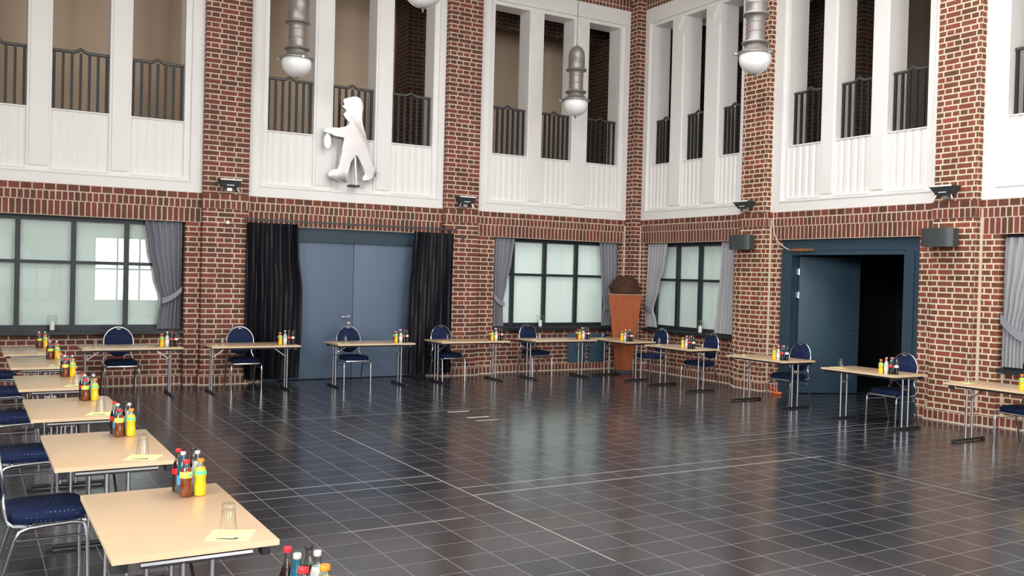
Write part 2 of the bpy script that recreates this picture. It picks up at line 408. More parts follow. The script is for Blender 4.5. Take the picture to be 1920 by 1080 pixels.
B_PIERS = [(11.70, 12.31), (7.79, 8.44), (3.9, 4.55)]
WB = Wall('b')
for a, b_ in B_PIERS: pier(WB, 'brick_b', a, b_)
lower_bay(WB, 'brick_b', 12.31, 15.6, 12.56, 15.2, .87, 2.645)
lower_bay(WB, 'brick_b', 8.44, 11.70, 8.73, 11.47, 0, 2.645, niche=False)
lower_bay(WB, 'brick_b', 4.55, 7.79, 4.9, 7.50, .80, 2.645)
_y = [-7]+[v for ab in BW_OPEN for v in ab]+[3.9]
for k in range(0, len(_y), 2): WB.box(_y[k], _y[k+1], 0, .6, 0, 7.75, 'brick_b')
for a, b_ in BW_OPEN: WB.box(a, b_, 0, .6, 0, BW_Z[0], 'brick_b'); WB.box(a, b_, 0, .6, BW_Z[1], 7.75, 'brick_b')
for y, z1 in ((11.70, 3.0), (7.79, 3.0), (3.9, 3.)): WB.box(y-.04, y, -.010, 0, .2, z1, 'mortar')
WB.box(7.472, 7.50, .122, .13, .1, .80, 'mortar'); WB.box(15.172, 15.2, .122, .13, .1, .87, 'mortar'); WB.box(15.30, 15.33, -.012, 0, .2, 3.0, 'mortar')
struct(WB.b.build('wall_right', smooth=False), 'red brick wall with white gallery frames, right of the corner')

# wall behind the camera and wall on the left, both with tall windows, the left ones added for light
b = MB().use('white_paint')
xs = [XC-.4] + [v for ab in D_OPEN for v in ab] + [12.7]
for i in range(0, len(xs), 2): b.box(xs[i], xs[i+1], YD-.4, YD, 0, CEIL)
for a, c in D_OPEN:
    b.box(a, c, YD-.4, YD, 0, D_LOW[0]); b.box(a, c, YD-.4, YD, D_LOW[1], D_HIGH[0]); b.box(a, c, YD-.4, YD, D_HIGH[1], CEIL)
struct(b.build('wall_front', smooth=False), 'pale wall with tall windows behind the viewer')
b = MB().use('brick_b')
ys = [YD] + [v for ab in C_OPEN for v in ab] + [19]
b.box(XC-.4, XC, YD, 19, 0, 3.7); b.use('white_paint')
for i in range(0, len(ys), 2): b.box(XC-.4, XC, ys[i], ys[i+1], 3.7, 6.6)
b.box(XC-.4, XC, YD, 19, 6.6, CEIL)
struct(b.build('wall_left', smooth=False), 'brick wall left of the viewer, its high windows added for light')
nwin = 4
for a, c in D_OPEN:
    for z0, z1 in (D_LOW, D_HIGH):
        nwin += 1; f = MB()
        f.box(a, c, YD-.1, YD-.04, z0, z0+.06); f.box(a, c, YD-.1, YD-.04, z1-.06, z1)
        for k in range(5):
            x = a+.03+(c-a-.06)*k/4; f.box(x-.03, x+.03, YD-.1, YD-.04, z0+.06, z1-.06)
        f.box(a, c, YD-.095, YD-.045, (z0+z1)/2-.03, (z0+z1)/2+.03)
        struct(f.build('window_%d' % nwin, 'window_steel', smooth=False))
for a, c in C_OPEN:
    nwin += 1; f = MB()
    for z in (3.7, 5.1, 6.54): f.box(XC-.1, XC-.04, a, c, z, z+.06)
    for k in range(5):
        y = a+.03+(c-a-.06)*k/4; f.box(XC-.1, XC-.04, y-.03, y+.03, 3.76, 6.54)
    struct(f.build('window_%d' % nwin, 'window_steel', smooth=False))
for a, c in BW_OPEN:
    nwin += 1; f = MB()
    for z in (.8, 2.6, 4.4, 6.14): f.box(12.4, 12.46, a, c, z, z+.06)
    for k in range(4):
        y = a+.03+(c-a-.06)*k/3; f.box(12.41, 12.45, y-.03, y+.03, .86, 6.14)
    struct(f.build('window_%d' % nwin, 'window_steel', smooth=False))
# cornice
b = MB(); b.box(XC, 12.12, 15.30, 15.6, 7.75, CEIL); b.box(11.82, 12.12, YD, 15.30, 7.75, CEIL); b.box(XC, 12.7, 15.6, 19, 7.75, CEIL); b.box(12.12, 15.4, YD, 15.6, 7.75, CEIL)
struct(b.build('trim_2', 'white_paint', smooth=False), 'white cornice under the ceiling')

# ------------------------------------------------------------------ gallery behind the frames
b = MB().use('plaster')
b.box(XC, 12.7, 16.02, 18.6, 3.13, 4.25); b.box(12.54, 15.2, 3.9, 16.02, 3.13, 4.25)   # gallery floors
struct(b.build('floor_gallery', smooth=False), 'gallery floor behind the white frames')
b = MB().use('beige_wall'); b.box(XC-.4, 15.6, 18.6, 18.9, 3.13, CEIL)
b.use('dark_brick'); b.box(7.9, 8.75, 17.9, 18.6, 4.25, 7.75); b.box(12.25, 15.2, 16.2, 18.6, 4.25, 7.75); b.box(8.75, 12.25, 17.0, 17.3, 7.1, 7.75)
struct(b.build('wall_gallery_back', smooth=False), 'beige gallery back wall with dark brick piers')
b = MB().use('dark_brick'); b.box(15.0, 15.2, 12.0, 16.2, 4.25, CEIL); b.use('beige_wall_shaded'); b.box(15.0, 15.2, 3.7, 12.0, 4.25, CEIL); b.box(12.72, 15.0, 3.7, 3.9, 4.25, CEIL)  # back wall coloured darker to stand in for the unlit gallery
b.use('dark_brick'); b.box(14.6, 15.0, 11.9, 12.6, 4.25, CEIL)
b.use('beige_wall'); b.box(14.5, 15.0, 3.9, 8.9, 4.25, CEIL)
struct(b.build('wall_gallery_right', smooth=False), 'dark gallery wall behind the right-hand frames')

# ------------------------------------------------------------------ white gallery frames and railings
A_OPEN = {1: [(-.06, .74), (1.07, 1.88), (2.20, 3.0)], 2: [(4.35, 5.15), (5.49, 6.28), (6.61, 7.42)], 3: [(8.70, 9.48), (9.81, 10.53), (10.91, 11.70)], 0: [(-4.4, -3.65), (-3.3, -2.5), (-2.15, -1.4)]}
A_BAY = {0: (-4.7, -1.07), 1: (-.34, 3.29), 2: (4.02, 7.65), 3: (8.35, 11.93)}
B_OPEN = {4: [(14.51, 15.08), (13.53, 14.12), (12.54, 13.10)], 5: [(10.67, 11.38), (9.69, 10.37), (8.70, 9.39)], 6: [(6.80, 7.47), (5.80, 6.50), (4.85, 5.50)]}
B_BAY = {4: (12.31, 15.33), 5: (8.44, 11.70), 6: (4.55, 7.79)}
ZF0, ZP0, ZP1, ZO1, ZF1 = 3.13, 3.37, 4.265, 7.12, 7.5
def frame_bay(side, bay, opens, n):
    W = Wall(side); mb = W.b
    u0, u1 = bay; ops = sorted(opens)
    R = .42 if side == 'a' else .46
    g = .10
    i0, i1 = ops[0][0], ops[-1][1]
    m = 'white_paint'
    W.box(u0, i0-g, 0, R, ZF0, ZF1, m); W.box(i1+g, u1, 0, R, ZF0, ZF1, m)
    W.box(i0-g, i1+g, 0, R, ZF0, ZP0-.05, m); W.box(i0-g, i1+g, 0, R, ZO1+.07, ZF1, m)
    # raised bead round the inner zone
    for ua, ub in ((i0-g-.03, i0-g), (i1+g, i1+g+.03)): W.box(ua, ub, -.014, 0, ZP0-.08, ZO1+.10, m)
    W.box(i0-g, i1+g, -.014, 0, ZP0-.08, ZP0-.05, m); W.box(i0-g, i1+g, -.014, 0, ZO1+.07, ZO1+.10, m)
    # stepped inner zone
    W.box(i0-g, i0, .034, R, ZP0-.05, ZO1+.07, m); W.box(i1, i1+g, .034, R, ZP0-.05, ZO1+.07, m)
    for (a, b2), (c, d) in zip(ops, ops[1:]): 
        W.box(b2, c, .034, R, ZP0-.05, ZO1+.07, m)
        W.box(b2+.04, c-.04, .012, .034, ZP0+.02, ZO1-.35, m)
        um = (b2+c)/2; uw = (c-b2)/2-.03
        mb.use(m)
        pts = [(um-uw*.8, ZO1+.0), (um+uw*.8, ZO1+.0), (um, ZO1-.24)]
        if side == 'a': mb.prism(pts, 'y', 15.6-.002, 15.634)
        else: mb.prism(pts, 'x', 12.12-.002, 12.154)
    for a, b2 in ops:
        W.box(a, b2, .034, R, ZP0-.05, ZP0, m); W.box(a, b2, .034, R, ZO1, ZO1+.07, m)
        # thin bead at the foot of the panel
        W.box(a, b2, .018, .034, ZP0-.03, ZP0-.015, m)
        # fluted parapet panel
        W.box(a, b2, .075, .22, ZP0, ZP1-.02, m); W.box(a, b2, .045, .22, ZP1-.02, ZP1, m)
        nf = 6 if side == 'a' else 5; wd = (b2-a)/nf
        for k in range(nf):
            x0 = a+wd*k
            pts = [(x0+wd*.06, .077), (x0+wd*.28, .062), (x0+wd*.72, .062), (x0+wd*.94, .077)]
            mb.use(m)
            if side == 'a': mb.prism([(p[0], 15.6+.077-(.077-p[1])*.6) for p in pts], 'z', ZP0+.001, ZP1-.021)
            else: mb.prism([(12.12+p[1], p[0]) for p in pts], 'z', ZP0+.001, ZP1-.021)
    return struct(mb.build('trim_%d' % n, smooth=False), 'white three-opening gallery frame %d' % (n-2))
names_bay = {1: 'leftmost white frame', 2: 'white frame with the silver figure', 3: 'white frame just left of the corner', 4: 'white frame just right of the corner', 5: 'white frame above the open dark door', 6: 'white frame at the right edge'}
opn = ['left', 'middle', 'right']
def make_railing(L, n):
    root = thing('gallery_railing', '', 'railing', group='iron railings in the gallery openings')
    pts = [(-L/2, 0, .90), (-.10, 0, .90), (-.045, 0, .925), (0, 0, .955), (.045, 0, .925), (.10, 0, .90), (L/2, 0, .90)]
    MB().tube(pts, .026, 6).build('handrail', 'rail_cap', root)
    MB().box(-L/2, L/2, -.012, .012, .0, .02).build('bottom_rail', 'rail_iron', root)
    for k in range(n):
        x = -L/2+.03+(L-.06)*k/(n-1)
        MB().box(x-.019, x+.019, -.017, .017, .02, .89).build('baluster', 'rail_iron', root)
    return root
rcache = {}
for side, BY, OP in (('a', A_BAY, A_OPEN), ('b', B_BAY, B_OPEN)):
    for k in sorted(BY):
        frame_bay(side, BY[k], OP[k], 3+k)
        if k == 0: continue
        for i, (a, c) in enumerate(OP[k]):
            L = round(c-a-.02, 1) if side == 'a' else round(c-a-.02, 2)
            L = c-a-.012; key = round(L, 2)
            if k == 6 and i > 0: continue
            if key in rcache: r = copy_tree(rcache[key])
            else: r = rcache[key] = make_railing(L, 7 if side == 'a' else 6)
            if side == 'a': r.location = ((a+c)/2, 15.74, ZP1)
            else: r.location = (12.28, (a+c)/2, ZP1); r.rotation_euler = (0, 0, PI/2)
            r['label'] = 'dark iron railing in the %s opening of the %s' % (opn[i], names_bay[k])

# ------------------------------------------------------------------ windows with blinds
def window(n, side, u0, u1, z0, z1, mull, zmid, label):
    root = struct(thing('window_%d' % n, label, 'window')); del root['category']
    def bx(mb, a, c, d0, d1, za, zb):
        if side == 'a': mb.box(a, c, 15.6+d0, 15.6+d1, za, zb)
        else: mb.box(12.12+d0, 12.12+d1, a, c, za, zb)
    f = MB()
    bx(f, u0, u1, .17, .25, z0+.015, z0+.10); bx(f, u0, u1, .17, .25, z1-.07, z1)
    bx(f, u0, u0+.06, .17, .25, z0+.10, z1-.07); bx(f, u1-.06, u1, .17, .25, z0+.10, z1-.07)
    f.build('window_frame', 'window_steel', root, smooth=False)
    for m in mull:
        g = MB(); bx(g, m-.035, m+.035, .165, .235, z0+.10, z1-.07); g.build('mullion', 'window_steel', root, smooth=False)
    g = MB(); bx(g, u0+.06, u1-.06, .175, .225, zmid-.025, zmid+.025); g.build('transom', 'window_steel', root, smooth=False)
    g = MB(); bx(g, u0, u1, -.005, .17, z0-.035, z0+.012); g.build('window_sill', 'window_steel', root, smooth=False)
    g = MB(); bx(g, u0+.03, u1-.03, .205, .209, z0+.05, z1-.03); g.build('pane', 'window_glass', root, smooth=False)
    g = MB(); bx(g, u0+.03, u1-.03, .27, .273, z0+.06, z1-.02); bx(g, u0+.03, u1-.03, .262, .281, z0+.06, z0+.085); g.build('roller_blind', 'blind_cloth_lit' if n in (2, 3) else 'blind_cloth', root, smooth=False)
    return root
window(1, 'a', -.1, 3.05, .87, 2.645, [.66, 1.425, 2.19], 1.94, 'wide dark-framed window left of the black curtains')
window(2, 'a', 8.78, 11.83, .87, 2.645, [9.31, 10.06, 10.83, 11.58], 1.93, 'dark-framed window left of the corner, with grey curtains')
window(3, 'b', 12.56, 15.2, .87, 2.645, [15.0, 14.33, 13.67, 13.0], 1.90, 'dark-framed window right of the corner, with pale blind')
window(4, 'b', 4.9, 7.5, .80, 2.645, [5.6, 6.3, 7.0], 1.9, 'window at the right edge behind a grey curtain')
window(22, 'a', -4.45, -1.35, .87, 2.645, [-3.7, -2.9, -2.1], 1.93, 'window beyond the left edge')

# ------------------------------------------------------------------ curtains
def curtain(side, depth, outer, prof, folds, label, group, matn='grey_curtain', tie=None, amp=.05, zt=None, bandm='curtain_band', name='curtain', twist=0):
    """prof: list of (z, inner) from top down; outer: u of the fixed edge"""
    zs = []; 
    for (za, ia), (zb, ib) in zip(prof, prof[1:]):
        n = max(2, int(abs(za-zb)/.08))
        for k in range(n):
            t = k/n; t2 = t*t*(3-2*t); zs.append((za+(zb-za)*t, ia+(ib-ia)*t2))
    zs.append(prof[-1])
    N = folds*8; mb = MB(); rows = []
    u_mid = (outer+prof[0][1])/2
    base_d = depth
    for z, inn in zs:
        row = []
        for k in range(N+1):
            t = k/N; u = outer+(inn-outer)*t
            wd = abs(inn-outer)/max(.05, abs(prof[0][1]-outer))
            d = base_d + amp*math.sin(t*folds*2*PI+.6*math.sin(3*t+z*twist))*(.75+.25*math.sin(5*t+z)) - (1-wd)*.01
            row.append((u, d, z))
        rows.append(row)
    def P(u, d, z): return (u, 15.6+d, z) if side == 'a' else (12.12+d, u, z)
    u_c = outer; origin = Vector(P(outer, base_d, prof[-1][0]))
    G = [[mb.bm.verts.new(Vector(P(*p))-origin) for p in r] for r in rows]
    nd = Vector((0, .006, 0)) if side == 'a' else Vector((.006, 0, 0))
    H = [[mb.bm.verts.new(v.co+nd) for v in r] for r in G]
    for X, fl in ((G, 0), (H, 1)):
        for a, c in zip(X, X[1:]):
            for k in range(N):
                q = [a[k], a[k+1], c[k+1], c[k]]; mb._f(q[::-1] if fl else q)
    for k in range(N): mb._f([G[0][k], H[0][k], H[0][k+1], G[0][k+1]]); mb._f([G[-1][k], G[-1][k+1], H[-1][k+1], H[-1][k]])
    for a, c, d, e in zip(G, G[1:], H, H[1:]):
        mb._f([a[0], c[0], e[0], d[0]]); mb._f([a[-1], d[-1], e[-1], c[-1]])
    root = thing(name, label, 'curtain', origin, group=group)
    mb.build('curtain_cloth', matn, root)
    if tie:
        za, zb, ui, wdt = tie       # z at the outer edge, z at the inner edge, inner u
        t = MB(); n = 12; A = []; B = []
        for k in range(n+1):
            s = k/n; u = outer+(ui-outer)*s; zc = za+(zb-za)*s-.03*math.sin(PI*s)
            d = base_d-amp-.018-.012*math.sin(PI*s)
            A.append((u, d, zc+wdt/2)); B.append((u, d, zc-wdt/2))
        va = [t.bm.verts.new(Vector(P(*p))-origin) for p in A]; vb = [t.bm.verts.new(Vector(P(*p))-origin) for p in B]
        vc = [t.bm.verts.new(v.co+nd*1.4) for v in va]; vd = [t.bm.verts.new(v.co+nd*1.4) for v in vb]
        for k in range(n):
            t._f([va[k], va[k+1], vb[k+1], vb[k]]); t._f([vc[k], vd[k], vd[k+1], vc[k+1]])
            t._f([va[k], vc[k], vc[k+1], va[k+1]]); t._f([vb[k], vb[k+1], vd[k+1], vd[k]])
        t._f([va[0], vb[0], vd[0], vc[0]]); t._f([va[-1], vc[-1], vd[-1], vb[-1]])
        t.build('tieback', bandm, root)
    return root
GC = 'grey window curtains'
curtain('a', .08, 3.01, [(2.63, 2.44), (2.2, 2.50), (1.75, 2.60), (1.38, 2.70), (1.1, 2.66), (.91, 2.64)], 6, 'blue-grey curtain tied back at the right side of the leftmost window', GC, tie=(1.55, 1.36, 2.71, .09), zt=1)
curtain('a', .08, 8.81, [(2.63, 9.28), (2.2, 9.22), (1.75, 9.12), (1.36, 9.04), (1.1, 9.05), (.91, 9.07)], 5, 'grey curtain tied back left of the window beside the corner', GC, tie=(1.50, 1.34, 9.05, .09))
curtain('a', .08, 11.80, [(2.63, 11.34), (2.2, 11.38), (1.75, 11.42), (1.32, 11.48), (1.1, 11.45), (.91, 11.43)], 5, 'grey curtain with band beside the rust-coloured planter', GC, tie=(1.30, 1.30, 11.48, .10))
curtain('b', .08, 15.17, [(2.63, 14.55), (2.2, 14.62), (1.75, 14.78), (1.25, 14.93), (1.1, 14.85), (.92, 14.80)], 6, 'pale grey curtain tied back just right of the corner', GC, 'light_curtain', tie=(1.42, 1.26, 14.93, .09))
curtain('b', .08, 12.58, [(2.63, 12.95), (2.0, 12.98), (1.4, 13.06), (.92, 13.12)], 5, 'untied striped grey curtain hanging beside the brick pier with speaker', GC, 'light_curtain')
curtain('b', .08, 7.47, [(2.60, 6.75), (2.2, 6.90), (1.75, 7.05), (1.38, 7.15), (1.1, 7.18), (.84, 7.18)], 6, 'pale grey curtain tied back in the window at the right edge', GC, 'light_curtain', tie=(1.50, 1.25, 7.14, .12))
GB = 'black stage curtains at the blue double door'
curtain('a', -.21, 3.98, [(2.68, 4.84), (2.2, 4.86), (1.5, 4.93), (.9, 4.93), (.07, 4.90)], 6, 'black curtain hanging left of the blue double door', GB, 'black_velvet', amp=.065, twist=1.1)
curtain('a', -.21, 7.80, [(2.66, 6.99), (2.2, 6.95), (1.5, 6.90), (.9, 6.88), (.07, 6.86)], 6, 'black curtain hanging right of the blue double door', GB, 'black_velvet', amp=.065, twist=1.1)
r = thing('curtain_rail', 'grey steel rail carrying the two black curtains over the blue door', 'curtain rail', (3.93, 15.39, 2.715))
MB().box(0, 3.92, -.015, .015, 0, .028).build('rail_bar', 'grey_box', r)
for x in (.1, 1.9, 3.8): MB().box(x-.02, x+.02, .015, .09 if x != 1.9 else .205, .002, .03).build('rail_bracket', 'steel', r)
for k in range(14):
    x = (.06+k*.065) if k < 7 else (3.05+(k-7)*.125)
    MB().tube([(x, .0, .045), (x, -.022, .02), (x, 0, -.02)], .005, 5).build('glider', 'black_plastic', r)
for side, depth, u0, u1, z, lab in (('a', .05, 8.79, 11.82, 2.632, 'thin dark curtain track over the window beside the corner'), ('b', .05, 12.57, 15.19, 2.632, 'thin dark curtain track over the window right of the corner'), ('b', .05, 4.92, 7.49, 2.61, 'thin dark curtain track over the window at the right edge'), ('a', .05, -.09, 3.04, 2.632, 'thin dark curtain track over the leftmost window')):
    mb = MB()
    if side == 'a': mb.box(u0, u1, 15.6+depth, 15.6+depth+.02, z, z+.013)
    else: mb.box(12.12+depth, 12.12+depth+.02, u0, u1, z, z+.013)
    tag(mb.build('curtain_track', 'black_plastic'), lab, 'curtain track', 'window curtain tracks')

# ------------------------------------------------------------------ blue double door (back wall)
d1 = struct(thing('door_1', 'closed blue-grey double door between black curtains', 'door')); del d1['category']
f = MB(); f.box(4.30, 4.62, 15.66, 15.80, 0, 2.645); f.box(7.12, 7.38, 15.66, 15.80, 0, 2.645); f.box(4.62, 7.12, 15.66, 15.80, 2.42, 2.645)
f.box(4.58, 7.16, 15.645, 15.66, 2.405, 2.43)
f.build('door_frame', 'door_blue_dark', d1, smooth=False)
for x0, x1 in ((4.625, 5.955), (5.963, 7.115)):
    lf = MB().box(x0, x1, 15.685, 15.735, .012, 2.412, .004).build('door_leaf', 'door_blue', d1)
    if x0 < 5:
        h = MB(); h.tube([(5.885, 15.685, 1.10), (5.885, 15.672, 1.10)], .026, 12); h.tube([(5.885, 15.685, .99), (5.885, 15.672, .99)], .026, 12)
        h.tube([(5.885, 15.685, 1.10), (5.885, 15.63, 1.10), (5.86, 15.625, 1.10), (5.74, 15.628, 1.10)], .013, 8)
        h.tube([(5.885, 15.675, .99), (5.885, 15.665, .99)], .010, 10)
        h.build('door_handle', 'chrome', lf)
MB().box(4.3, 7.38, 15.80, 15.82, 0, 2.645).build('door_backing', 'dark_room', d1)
# ------------------------------------------------------------------ open door (right wall)
d2 = struct(thing('door_2', 'open dark blue door leading into a dark room', 'door')); del d2['category']
f = MB()
f.box(12.20, 12.50, 11.27, 11.47, 0, 2.645); f.box(12.20, 12.50, 8.73, 9.05, 0, 2.645); f.box(12.20, 12.50, 9.05, 11.27, 2.40, 2.645)
f.box(12.175, 12.20, 11.24, 11.47, 0, 2.42); f.box(12.175, 12.20, 8.86, 9.03, 0, 2.42); f.box(12.175, 12.20, 9.03, 11.24, 2.38, 2.46)
f.box(12.165, 12.175, 9.03, 11.24, 2.455, 2.462)
f.build('door_frame', 'door_blue_dark', d2, smooth=False)
lf = MB().box(0, 1.12, -.025, .025, .012, 2.365, .004).build('door_leaf', 'door_blue_shaded', d2, loc=(12.36, 11.235, 0), rz=math.radians(-22))
for z in (.35, 1.70, 2.10): MB().box(-.045, .008, -.012, .035, z-.05, z+.05).tube([(-.01, -.028, z-.055), (-.01, -.028, z+.055)], .014, 8).build('hinge', 'chrome', lf)
h = MB(); h.tube([(1.05, -.025, 1.05), (1.05, -.08, 1.05), (.94, -.08, 1.05)], .010, 8); h.build('door_handle', 'chrome', lf)
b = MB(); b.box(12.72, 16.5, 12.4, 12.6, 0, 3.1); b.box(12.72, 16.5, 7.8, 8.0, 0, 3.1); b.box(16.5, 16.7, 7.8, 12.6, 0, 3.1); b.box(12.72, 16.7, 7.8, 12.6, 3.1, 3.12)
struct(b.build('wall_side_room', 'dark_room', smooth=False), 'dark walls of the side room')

# ------------------------------------------------------------------ pendant lamps
def make_lamp():
    t = thing('pendant_lamp', '', 'lamp', group='pendant lamps over the hall')
    # z=0 at the bottom of the finial
    g = MB(); prof = [(.004, .035)]
    for k in range(1, 15):
        a = -PI/2+k*(PI/2+.38)/14; prof.append((.225*math.cos(a), .255+.22*math.sin(a)))
    g.lathe(prof, 32, caps=True).build('glass_globe', 'opal', t)
    MB().lathe([(.002, -.02), (.010, 0), (.012, .012), (.022, .022), (.03, .034), (.028, .046), (.01, .05)], 14).build('finial', 'lamp_metal', t)
    hp = [(.24, .305), (.262, .31), (.262, .325), (.215, .345), (.165, .385), (.15, .42), (.145, .44), (.185, .445), (.195, .46), (.185, .475), (.135, .485),
        (.128, .50), (.125, .60), (.130, .605), (.130, .615), (.125, .62), (.125, .72), (.130, .725), (.130, .735), (.125, .74), (.13, .79), (.15, .815), (.185, .82), (.19, .835), (.18, .85), (.15, .855),
        (.148, .97), (.152, .975), (.152, .985), (.148, .99), (.148, 1.08), (.135, 1.14), (.10, 1.20), (.05, 1.235), (.02, 1.245), (.015, 1.28)]
    sh = MB().lathe([(r_, z_ if z_ < .33 else .33+(z_-.33)*1.07) for r_, z_ in hp], 32)
    sh.build('lamp_housing', 'lamp_metal', t)
    for a in (0.55, 0.55+2*PI/3, .55+4*PI/3):
        c = Vector((math.cos(a), math.sin(a), 0))
        MB().tube([c*.24+Vector((0, 0, .31)), c*.30+Vector((0, 0, .305))], [.012, .02], 8).build('clamp_screw', 'steel', t)
    MB().tube([(0, 0, 1.33), (0, 0, CEIL-4.80)], .007, 6).build('cord', 'lamp_metal', t)
    return t
LP = [(4.28, 13.87, 'pendant lamp with white globe, hanging left of the silver figure'), (9.50, 14.0, 'small farthest pendant lamp, its cord and whole body visible near the corner'),
      (9.53, 9.58, 'pendant lamp with white globe before the second brick pier right of the corner'), (4.29, 9.36, 'nearest pendant lamp, only the bottom of its globe showing at the top edge')]
lamp0 = None
for x, y, lab in LP:
    o = lamp0 = make_lamp() if lamp0 is None else lamp0
    if (x, y) != LP[0][:2]: o = copy_tree(lamp0)
    o.location = (x, y, 4.80); o['label'] = lab

# ------------------------------------------------------------------ banquet chairs
def make_chair():
    t = thing('banquet_chair', '', 'chair', group='blue round-backed banquet chairs')
    # seat cushion: rounded trapezoid
    mb = MB(); ring = []
    N = 32
    def outline(s, z, g=0):
        pts = []
        for k in range(N):
            a = 2*PI*k/N; ca, sa = math.cos(a), math.sin(a)
            x = math.copysign(abs(ca)**.45, ca)*.225; y = math.copysign(abs(sa)**.45, sa)*.22
            x *= 1-.10*(y+.22)/.44
            pts.append((x*s, y*s, z))
        return [mb.bm.verts.new(p) for p in pts]
    R = [outline(.9, .415), outline(.98, .42), outline(1.02, .44), outline(1.02, .46), outline(.985, .48), outline(.9, .492), outline(.6, .498), outline(.25, .50)]
    for A, B in zip(R, R[1:]):
        for k in range(N): mb._f([A[k], A[(k+1) % N], B[(k+1) % N], B[k]])
    mb._f(R[0][::-1]); mb._f(R[-1])
    mb.build('seat', 'blue_fabric', t)
    # backrest pad: oval, slightly reclined and curved
    mb = MB(); R = []
    def back_y(z): return .215+(z-.5)*.16
    for s, dy in ((.0, -.028), (.5, -.028), (.85, -.022), (1, -.006), (1, .008), (.85, .018), (.5, .02), (0, .02)):
        row = []
        for k in range(N):
            a = 2*PI*k/N; x = .195*s*math.cos(a); z = .735+.215*s*math.sin(a)
            row.append(mb.bm.verts.new((x, back_y(z)+dy-.35*x*x*0+.5*x*x*-.3, z)))
        R.append(row)
    for A, B in zip(R, R[1:]):
        for k in range(N): mb._f([A[k], A[(k+1) % N], B[(k+1) % N], B[k]])
    bmesh.ops.remove_doubles(mb.bm, verts=mb.bm.verts, dist=1e-5)
    mb.build('backrest', 'blue_fabric', t)
    # lyre-shaped back hoop
    pts = []
    for k in range(-30, 211, 12):
        a = math.radians(k); x = .215*math.cos(a); z = .735+.232*math.sin(a); pts.append((x, back_y(z)-.012-.15*x*x, z))
    pre = [(.225, .10, .405), (.232, .17, .415), (.228, .205, .45), (.205, .215, .50), (.178, .222, .56)]
    post = [(-x, y, z) for x, y, z in pre[::-1]]
    MB().tube(pre+pts+post, .0115, 8).build('back_hoop', 'chair_tube', t)
    hb = MB(); hb.tube([(-.03, back_y(.955)-.035, .945), (0, back_y(.955)-.04, .935), (.03, back_y(.955)-.035, .945)], .008, 6); hb.build('grab_handle', 'chrome', t)
    # side frames: an inverted U of tube each side, with a low stretcher
    for s in (-1, 1):
        x = .235*s
        MB().tube([(x, -.225, 0), (x, -.217, .30), (x, -.21, .37), (x, -.19, .405), (x, -.14, .413), (x, 0, .407)], .0115, 8).build('leg', 'chair_tube', t)
        MB().tube([(x, 0, .407), (x, .09, .40), (x, .135, .385), (x, .16, .34), (x, .215, .15), (x, .26, 0)], .0115, 8).build('leg', 'chair_tube', t)
        MB().tube([(x, -.213, .335), (x, .163, .335)], .008, 6).build('side_stretcher', 'chair_tube', t)
    MB().box(-.205, .205, -.215, -.19, .398, .418, .004).build('front_rail', 'chrome', t)
    MB().box(-.22, .22, .07, .09, .392, .414, .004).build('rear_rail', 'chair_tube', t)
    return t
chair0 = make_chair(); used = [False]
def chair(x, y, rz, label, group='blue round-backed banquet chairs'):
    o = copy_tree(chair0) if used[0] else chair0
    used[0] = True
    o.location = (x, y, 0); o.rotation_euler = (0, 0, rz); o['label'] = label; o['group'] = group
    return o

# ------------------------------------------------------------------ folding tables
def make_table(L, W, ia, ib, top=.73):
    t = thing('folding_table', '', 'table', group='beech-topped folding tables')
    MB().use('beech').box(-L/2, L/2, -W/2, W/2, top-.026, top, .003).build('tabletop', None, t)
    e = MB()
    for x0, x1, y0, y1 in ((-L/2-.0015, L/2+.0015, -W/2-.0015, -W/2+.001), (-L/2-.0015, L/2+.0015, W/2-.001, W/2+.0015), (-L/2-.0015, -L/2+.001, -W/2, W/2), (L/2-.001, L/2+.0015, -W/2, W/2)):
        e.box(x0, x1, y0, y1, top-.0245, top-.0015)
    e.build('edge_band', 'beech_edge', t)
    for x, sgn in ((-L/2+ia, 1), (L/2-ib, -1)):
        fo = MB().tube([(x, -.30, .022), (x, .30, .022)], .016, 8).build('foot', 'dark_foot', t)
        for y in (-.295, .295): MB().box(x-.02, x+.02, y-.02, y+.02, 0, .035, .004).build('rubber_foot', 'black_plastic', fo)
        for y in (-.06, .06): MB().tube([(x, y, .03), (x, y, top-.05)], .013, 10).build('leg', 'table_tube', t)
        MB().tube([(x, -.23, top-.048), (x, .23, top-.048)], .016, 8).build('crossbar', 'table_tube', t)
        MB().tube([(x+sgn*.01, .0, top-.20), (x+sgn*.24, .0, top-.035)], .008, 6).box(x-.008, x+.008, -.06, .06, top-.21, top-.19).build('folding_brace', 'table_tube', t)
    for sx in (-1, 1):
        for sy in (-1, 1):
            x, y = sx*(L/2-.07), sy*(W/2-.045)
            MB().box(x-.03, x+.03, y-.02, y+.02, top-.075, top-.026, .004).build('corner_block', 'black_plastic', t)
    for y in (-.27, .27): MB().box(-L/2+.12, L/2-.12, y-.012, y+.012, top-.055, top-.026).build('under_rail', 'black_plastic', t)
    return t

